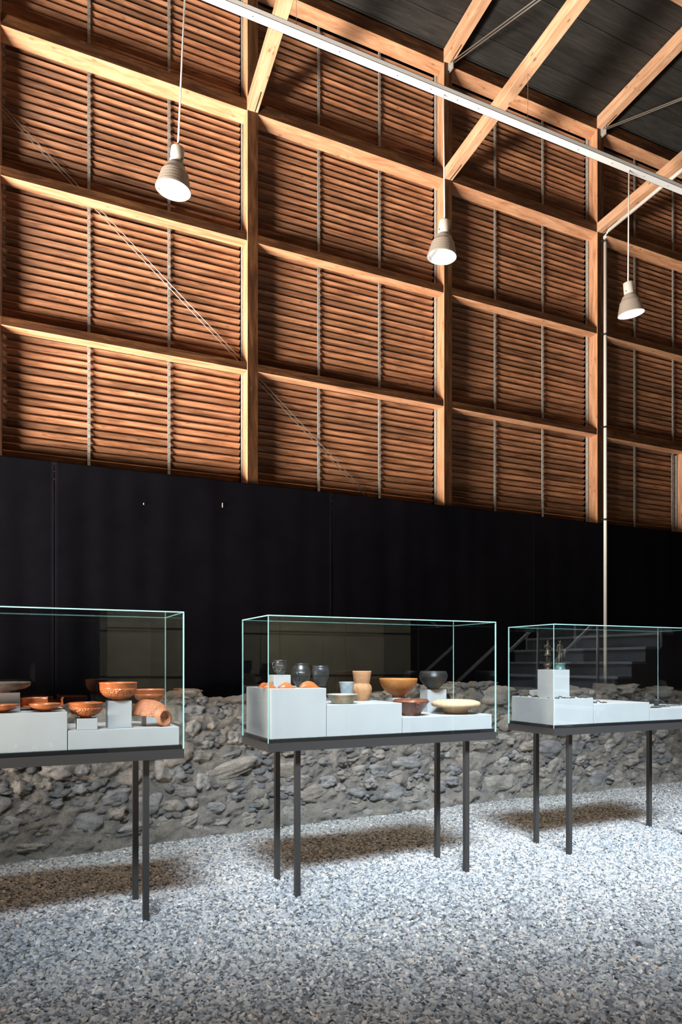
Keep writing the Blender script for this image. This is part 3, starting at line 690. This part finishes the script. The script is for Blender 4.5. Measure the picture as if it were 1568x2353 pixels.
m = MB(); m.prism([(-R*.95,H*.58),(-R*.80,H*.55),(-R*.80,H*.80),(-R*1.05,H*.86),(-R*1.12,H*.80)], -.014, .014); sp_ = m.build('spout', M['brown'], o, .003); sp_.rotation_euler = (0,0,-.15)
pot('mortar_dish', 1048, 4.33, z2R, 112, 31, [(0,0),(.44,0),(.47,.05),(.52,.3),(.58,.48),(.66,.50),(.90,.52),(.98,.58),(1,.70),(.98,.84),(.90,.92),(.74,1),(.68,1),(.60,.8),(.4,.3),(0,.2)], M['cream'], 'cream clay mortar dish with wide flat rim at the right of the middle case')
# --- left case contents
zc = cube(10, 4.375, z1L, 66, 42, 'white cube under the dark plate at the left edge')
pot('dark_plate', 2, 4.375, zc, 128, 24, [(0,.05),(.38,.05),(.40,0),(.46,0),(.46,.14),(.8,.36),(.97,.62),(1,.9),(.99,1),(.95,.97),(.92,.7),(.7,.48),(0,.4)], M['darkplate'], 'dark brown shallow plate on a white cube at the left edge', cat='plate')
pot('red_saucer', 3, 4.205, z1L, 74, 19, FOOTED, M['samian'], 'small red saucer at the left edge in front of the cube', cat='dish')
def broken_dish(px, Y, z, w, h, label):
    X, Y, z, R = spot(px, Y, z, w); H = h*mpp(X, Y)
    t = empty('broken_dish', (X, Y, z)); tag(t, label, 'dish')
    lathe_obj('floor_disc', [(0,.12),(.40,.12),(.42,0),(.48,0),(.50,.16),(.96,.26),(1,.36),(.94,.40),(.5,.30),(0,.30)], R, H, M['samian'], t)
    m = MB(); pr = [(.86,.30),(.92,.30),(.93,.5),(.90,.82),(.96,1),(.90,1),(.84,.82),(.86,.5),(.86,.30)]
    m.lathe([(r*R, z_*H) for r, z_ in pr], 26, a0=1.25, ang=2.0, cap=True); m.build('wall_fragment', M['samian'], t)
    m = MB(); m.lathe([(r*R, z_*H) for r, z_ in pr], 10, a0=-.25, ang=.5, cap=True); m.build('wall_fragment', M['samian'], t)
broken_dish(97, 4.40, z1L, 98, 27, 'broken red dish with part of its wall missing, behind the little red bowl')
pot('little_bowl', 104, 4.20, z1L, 70, 19, FOOTED, M['samian'], 'little footed red bowl at the front of the tall left plinth')
zc = cube(199, 4.17, z1R, 44, 26, 'small white cube under the lower decorated red bowl')
pot('relief_bowl', 197, 4.19, zc, 76, 35, BOWL, M['samian_relief'], 'lower decorated red bowl on a small white cube in the left case')
zc = cube(273, 4.21, z1R, 52, 62, 'tall white cube under the higher decorated red bowl')
pot('relief_bowl', 272, 4.21, zc, 85, 42, BOWL, M['samian_relief'], 'higher decorated red bowl on a tall white cube in the left case')
zc = cube(346, 4.52, z1R, 40, 42, 'white cube at the back of the left case under the plain red bowl')
pot('red_bowl', 344, 4.49, zc, 71, 34, BOWL, M['samian'], 'plain red bowl behind the large broken bowl in the left case')
# large broken bowl lying on its side
X, Y, z, R = spot(346, 4.24, z1R, 92); R *= .98
t = empty('broken_bowl', (X, Y, z)); tag(t, 'large broken half of a relief bowl lying on its side with foot ring outward', 'sherd')
pr = [(.02,.03),(.30,.03),(.33,-.13),(.44,-.13),(.42,.02),(.66,.12),(.86,.32),(.96,.58),(1,.95),(.94,.95),(.90,.60),(.80,.38),(.6,.2),(.3,.12),(.02,.12),(.02,.03)]
m = MB(); m.lathe([(r*R*.95, z_*R*1.35) for r, z_ in pr], 40, a0=math.radians(-80), ang=math.radians(190), cap=True); bo = m.build('bowl_fragment', M['sherd'], t)
m = MB(); m.lathe([(.02*R,.03*R),(.30*R*.95,.03*R*1.35),(.33*R*.95,-.13*R*1.35),(.44*R*.95,-.13*R*1.35),(.42*R*.95,.04*R*1.35),(.30*R,.15*R),(.02*R,.15*R)], 40); fo = m.build('foot_ring', M['sherd'], t)
# axis of the bowl points from the foot (right, towards the viewer) to the open rim (left, away)
ax = Vector((-.55, .83, -.02)).normalized(); upv = Vector((0,0,1)); xv = (upv-ax*upv.dot(ax)).normalized(); yv = ax.cross(xv)
Rm = Matrix((xv, yv, ax)).transposed()
pts = [Rm @ v.co for v in list(bo.data.vertices)+list(fo.data.vertices)]; zmin = min(p.z for p in pts); xm = (min(p.x for p in pts)+max(p.x for p in pts))/2; ym = (min(p.y for p in pts)+max(p.y for p in pts))/2
for ob in (bo, fo): ob.matrix_local = Matrix.Translation((-xm, -ym, -zmin)) @ Rm.to_4x4()
m = MB(); m.box((-.012,-.02,0),(.012,.02,.055)); o = m.build('acrylic_prop', M['acrylic'], None, .001, (X-.03, Y+.055, z1R)); tag(o, 'small clear prop standing under the large broken relief bowl', 'prop')
# --- right case contents
px0 = XY(1272, C3Y+.055); wP = XY(1307, C3Y+.055)-px0; dP = .150
zP = zat(1539, px0, C3Y+.055)
block(px0, px0+wP+.012, C3Y+.055, C3Y+.055+dP+.03, z3L, zP, 'tall square white pedestal carrying two bronze figurines')
block(xa-.22, xa-.004, C3Y+.30, C3Y+CW-.03, z3L, z3L+.045, 'flat white tray block behind the figurine pedestal')
def figurine(px, Y, h, kind, label):
    X = XY(px, Y); t = empty('bronze_figurine', (X, Y, zP)); tag(t, label, 'figurine', 'bronze figurines on the white pedestal'); H = h*mpp(X, Y)
    bh = H*(.21 if kind == 0 else .22)
    if kind == 0: lathe_obj('base', [(0,0),(1,0),(1,.16),(.7,.2),(.7,.45),(.95,.5),(.85,.62),(1.05,.7),(1.05,.95),(.9,1),(0,1)], H*.135, bh, M['bronze'], t, n=20)
    else: lathe_obj('base', [(0,0),(1.02,0),(1.02,.12),(.92,.18),(.9,.8),(1.02,.88),(1.02,1),(0,1)], H*.19, bh, M['green'], t, n=24)
    k = H-bh                              # body height
    P = [(0,0,.50),(0,0,.60),(0,0,.70),(0,0,.80),(0,-.005,.86),(0,-.01,.92),(0,-.01,.985)]
    E_ = [(i, i+1) for i in range(6)]; Rr = [.075,.072,.085,.088,.034,.055,.040]
    def chain(frm, pts, rad):
        last = frm
        for p, r in zip(pts, rad): P.append(p); Rr.append(r); E_.append((last, len(P)-1)); last = len(P)-1
    if kind == 0:
        chain(0, [(-.055,-.01,.44),(-.065,-.03,.26),(-.06,.0,.05),(-.06,-.05,.012)], [.062,.045,.030,.022])
        chain(0, [(.055,.0,.44),(.07,-.01,.26),(.075,.02,.05),(.085,-.03,.012)], [.062,.045,.030,.022])
        chain(3, [(-.11,0,.80),(-.20,-.03,.72),(-.235,-.07,.86)], [.040,.030,.020])
        chain(3, [(.11,0,.80),(.19,-.03,.68),(.28,-.09,.66)], [.040,.030,.020])
    else:
        chain(0, [(-.055,0,.44),(-.05,-.02,.25),(-.045,.0,.05),(-.05,-.05,.012)], [.065,.045,.028,.022])
        chain(0, [(.06,0,.44),(.085,-.03,.26),(.10,.02,.06),(.11,-.03,.012)], [.065,.045,.028,.022])
        chain(3, [(-.12,0,.80),(-.16,.0,.64),(-.19,-.04,.50)], [.040,.030,.022])
        chain(3, [(.12,0,.79),(.17,.02,.63),(.27,-.06,.58)], [.040,.030,.024])
    me = bpy.data.meshes.new('figure'); me.from_pydata([(x*k, y*k, z_*k) for x, y, z_ in P], E_, []); me.materials.append(M['bronze'])
    o = link('figure', me, t, (0,0,bh-.001)); md = o.modifiers.new('skin', 'SKIN'); sd = o.modifiers.new('sub', 'SUBSURF'); sd.levels = 2; sd.render_levels = 2
    lay = me.skin_vertices[0].data
    for i, r in enumerate(Rr): lay[i].radius = (r*k*.92, r*k*.80)
    lay[0].use_root = True
    if kind == 0:
        lathe_obj('tunic_skirt', [(0,.62),(.075,.62),(.09,.55),(.125,.44),(.15,.37),(.14,.355),(.07,.40),(0,.42)], k, k, M['bronze'], t, (0,0,bh), n=20, wob=.05)
        m = MB(); m.prism([(-.03*k,.97*k),(.05*k,.93*k),(.06*k,1.0*k),(.02*k,1.06*k),(-.04*k,1.05*k)], -.012*k, .012*k); m.build('helmet_crest', M['bronze'], t, 0, (0,0,bh))
    else:
        m = MB(); m.prism([(-.10*k,.60*k),(-.03*k,.66*k),(.03*k,.60*k),(.02*k,.30*k),(-.03*k,.24*k),(-.07*k,.32*k)], .20*k, .275*k); m.build('draped_cloak', M['bronze'], t, .004, (0,0,bh))
        for sx in (-1, 1):
            m = MB(); m.tube((sx*.03*k,0,.97*k),(sx*.075*k,.01*k,1.05*k),.018*k,8,r1=.004*k); m.build('hat_wing', M['bronze'], t, 0, (0,0,bh))
figurine(1259, C3Y+.055+.12, 65, 0, 'left bronze figurine with raised arm and skirt on the pedestal')
figurine(1287, C3Y+.055+.06, 66, 1, 'right bronze figurine with cloak over the arm on a green base')
# small finds
def bit(kind, X, Y, z, s, rz, mat, label, group):
    m = MB()
    if kind == 0: m.tube((-s,0,.004),(s,0,.004),.004,6,r1=.002); m.lathe([(0,.001),(.008,.001),(.010,.008),(0,.012)],8)
    elif kind == 1:
        for k in range(12):
            a, b_ = 2*math.pi*k/12, 2*math.pi*(k+1)/12; m.tube((s*.6*math.cos(a),s*.6*math.sin(a),.003),(s*.6*math.cos(b_),s*.6*math.sin(b_),.003),.0032,6)
    elif kind == 2: m.lathe([(0,0),(s*.55,0),(s*.6,.004),(s*.5,.008),(s*.2,.013),(0,.013)],12)
    else: m.path([(-s,0,.004),(-s*.4,.003,.018),(s*.2,0,.015),(s,-.002,.004)],.004,6); m.tube((-s,-.006,.003),(-s,.006,.003),.003,6)
    nm = ('bronze_pin','bronze_ring','bronze_disc','bronze_brooch')[kind]
    o = m.build(nm, mat, None, 0, (X, Y, z)); o.rotation_euler = (0,0,rz); tag(o, label, 'find', group)   # lies flat on its block
random.seed(21)
OD = ['first','second','third','fourth','fifth','sixth','seventh','eighth','ninth','tenth']
ks = ['thin bronze pin','small bronze ring','little bronze disc','bowed bronze brooch']
for i in range(20):
    k = i % 4
    if i < 10: X = C3X+.04+random.uniform(0,.07); Y = C3Y+.10+i*.04
    else: X = C3X+.06+(i-10)*.040; Y = C3Y+.035+random.uniform(0,.008)
    bit(k, X, Y, z3L, .020+random.random()*.010, random.uniform(-.5,.5), M['bronze'], ks[k]+', '+OD[i % 10]+(' from the front' if i < 10 else ' from the left')+' along '+('left' if i < 10 else 'front')+' edge of tallest plinth', 'small finds on the tall right plinth')
for i in range(11):
    k = i % 4; X = xa+.03+(i % 6)*.042; Y = C3Y+.10+(i//6)*.12+random.uniform(0,.04)
    bit(k, X, Y, z3M, .022+random.random()*.012, random.uniform(-.4,.4), M['bronze'] if i % 3 else M['iron'], ks[k]+', '+OD[i % 6]+' from the left in '+('front' if i < 6 else 'back')+' row of middle plinth', 'small finds on the middle right plinth')
m = MB(); m.lathe([(0,0),(.02,0),(.028,.012),(.024,.03),(.012,.036),(0,.036)],16); o = m.build('clay_lamp', M['sherd'], None, 0, (xa+.035, C3Y+.40, z3M)); tag(o, 'reddish brown clay lump at the back of the middle right plinth', 'find')
m = MB(); m.lathe([(0,0),(.012,0),(.016,.01),(.02,.022),(.014,.026),(0,.02)],14); o = m.build('grey_bell', M['greyjar'], None, 0, (xa+.10, C3Y+.34, z3M)); tag(o, 'little grey metal bell on the middle right plinth', 'find')
for i, (x, y, L, rz, lb) in enumerate([(XY(1510,C3Y+.08),.08,.07,-.10,'shortest iron knife at the front of the lowest plinth'),(XY(1522,C3Y+.15),.15,.11,-.14,'iron knife second from the front on the lowest plinth'),(XY(1543,C3Y+.23),.23,.13,-.16,'longest iron knife reaching across the lowest plinth')]):
    m = MB(); m.prism([(-.010,0),(.010,0),(.007,.006),(-.007,.006)], -L*.5, L*.35); m.tube((-L,0,.004),(-L*.5,0,.004),.005,8); m.prism([(-.007,0),(.007,0),(.003,.004),(-.003,.004)], L*.35, L*.75)
    o = m.build('iron_knife', M['iron'], None, 0, (x, C3Y+y, z3R)); o.rotation_euler = (0,0,rz); tag(o, lb, 'blade', 'iron knives in the right case')
m = MB()
for j in range(7):
    a = j*.45; m.path([(.09*math.cos(q*.5+a)*(.6+.4*math.sin(q+j)), .05*math.sin(q*.5+a), .022+.02*math.sin(q*1.3+j)) for q in range(14)], .0018, 5)
o = m.build('iron_chain', M['iron'], None, 0, (XY(1528,C3Y+.42), C3Y+.42, z3R)); tag(o, 'tangled rusty iron wire chain at the back of the lowest plinth', 'chain')
m = MB(); m.lathe([(0,0),(.022,0),(.018,.02),(.03,.05),(.026,.06),(0,.05)],16); o = m.build('iron_fitting', M['iron'], None, 0, (XY(1509,C3Y+.30), C3Y+.30, z3R)); tag(o, 'dark iron socket standing left of the wire chain', 'fitting')

# ------------------------------------------------------------------ single larger stones on the gravel
random.seed(5)
for px, py, s, lb in ((1484,2172,.040,'biggest pale loose stone on the gravel at the lower right'),(942,2205,.022,'small pale rounded stone on the gravel below the middle case'),(1025,1992,.028,'flat stone beside the front right leg of the middle case'),
                      (1110,2173,.020,'grey flat stone on the gravel right of the image centre'),(1395,2153,.022,'long flat tan stone left of the biggest loose stone'),(910,2328,.018,'white stone at the bottom edge of the gravel')):
    d = FPX*EYE/(py-Y0); u = (px-CX)/FPX; X, Y = d*(SN+u*CS), d*(CS-u*SN)
    o = link('loose_stone', random.choice(SV), None, (X, Y, gz(X, Y)+s*.30)); o.scale = (s, s*.85, s*(.75 if s > .03 else .35)); o.rotation_euler = (0,0,random.uniform(0,6)); o.material_slots[0].link = 'OBJECT'; o.material_slots[0].material = M['pale']; tag(o, lb, 'stone', 'larger stones lying on the gravel')

# ------------------------------------------------------------------ staircase at the right of the camera (seen mirrored in the right case)
st_ = empty('metal_staircase', (6.0, 1.2, 0)); tag(st_, 'dark metal staircase beside the camera, seen mirrored in the right case', 'staircase')
for k in range(15):
    m = MB(); x = 5.4+.245*k-6; z = .19*(k+1); m.box((x,-.9,0),(x+.243,.6,z-.03)); m.build('riser_block', M['grating'], st_)
    m = MB(); m.box((x-.02,-.92,z-.03),(x+.243,.62,z)); m.build('tread', M['galv'], st_)
for y in (.64, -.9):
    m = MB(); m.tube((-.9,y,.95),(3.1,y,.95+3.10),.022,10); m.build('handrail', M['galv'], st_)
    for x in (-.6, .5, 1.6, 2.7):
        m = MB(); m.tube((x,y,max(0,(x+.6)*.775)),(x,y,.95+(x+.9)*.775),.016,8); m.build('rail_post', M['galv'], st_)

# ------------------------------------------------------------------ camera tripod standing where the photograph was taken (seen mirrored in the left case)
t = empty('camera_tripod', (.2, -.16, 0)); tag(t, 'black camera tripod facing the cases, seen mirrored in the left case', 'tripod')
for k in range(3):
    a = math.radians(-30+120*k); m = MB(); m.tube((0,0,1.24),(.42*math.cos(a),.42*math.sin(a),-.01),.013,10,r1=.009); lg = m.build('leg', M['dark'], t)
    m = MB(); m.tube((.2*math.cos(a),.2*math.sin(a),.62),(.216*math.cos(a),.216*math.sin(a),.57),.018,10); m.build('leg_clamp', M['galv'], lg)
m = MB(); m.tube((0,0,1.05),(0,0,1.52),.014,12); m.build('centre_column', M['galv'], t)
m = MB(); m.lathe([(0,1.22),(.035,1.22),(.04,1.27),(.02,1.30),(0,1.30)],14); m.build('crown', M['dark'], t)
m = MB(); m.lathe([(0,1.50),(.028,1.50),(.034,1.53),(.02,1.57),(.03,1.585),(.03,1.595),(0,1.595)],16); m.build('ball_head', M['dark'], t)
m = MB(); m.box((-.15,-.05,1.595),(.02,.03,1.70)); m.box((-.11,-.04,1.70),(-.04,.02,1.735)); m.build('camera_body', M['iron'], t, .006)
m = MB(); m.tube((-.075,.03,1.645),(-.075,.11,1.645),.034,18); m.build('lens_barrel', M['iron'], t)
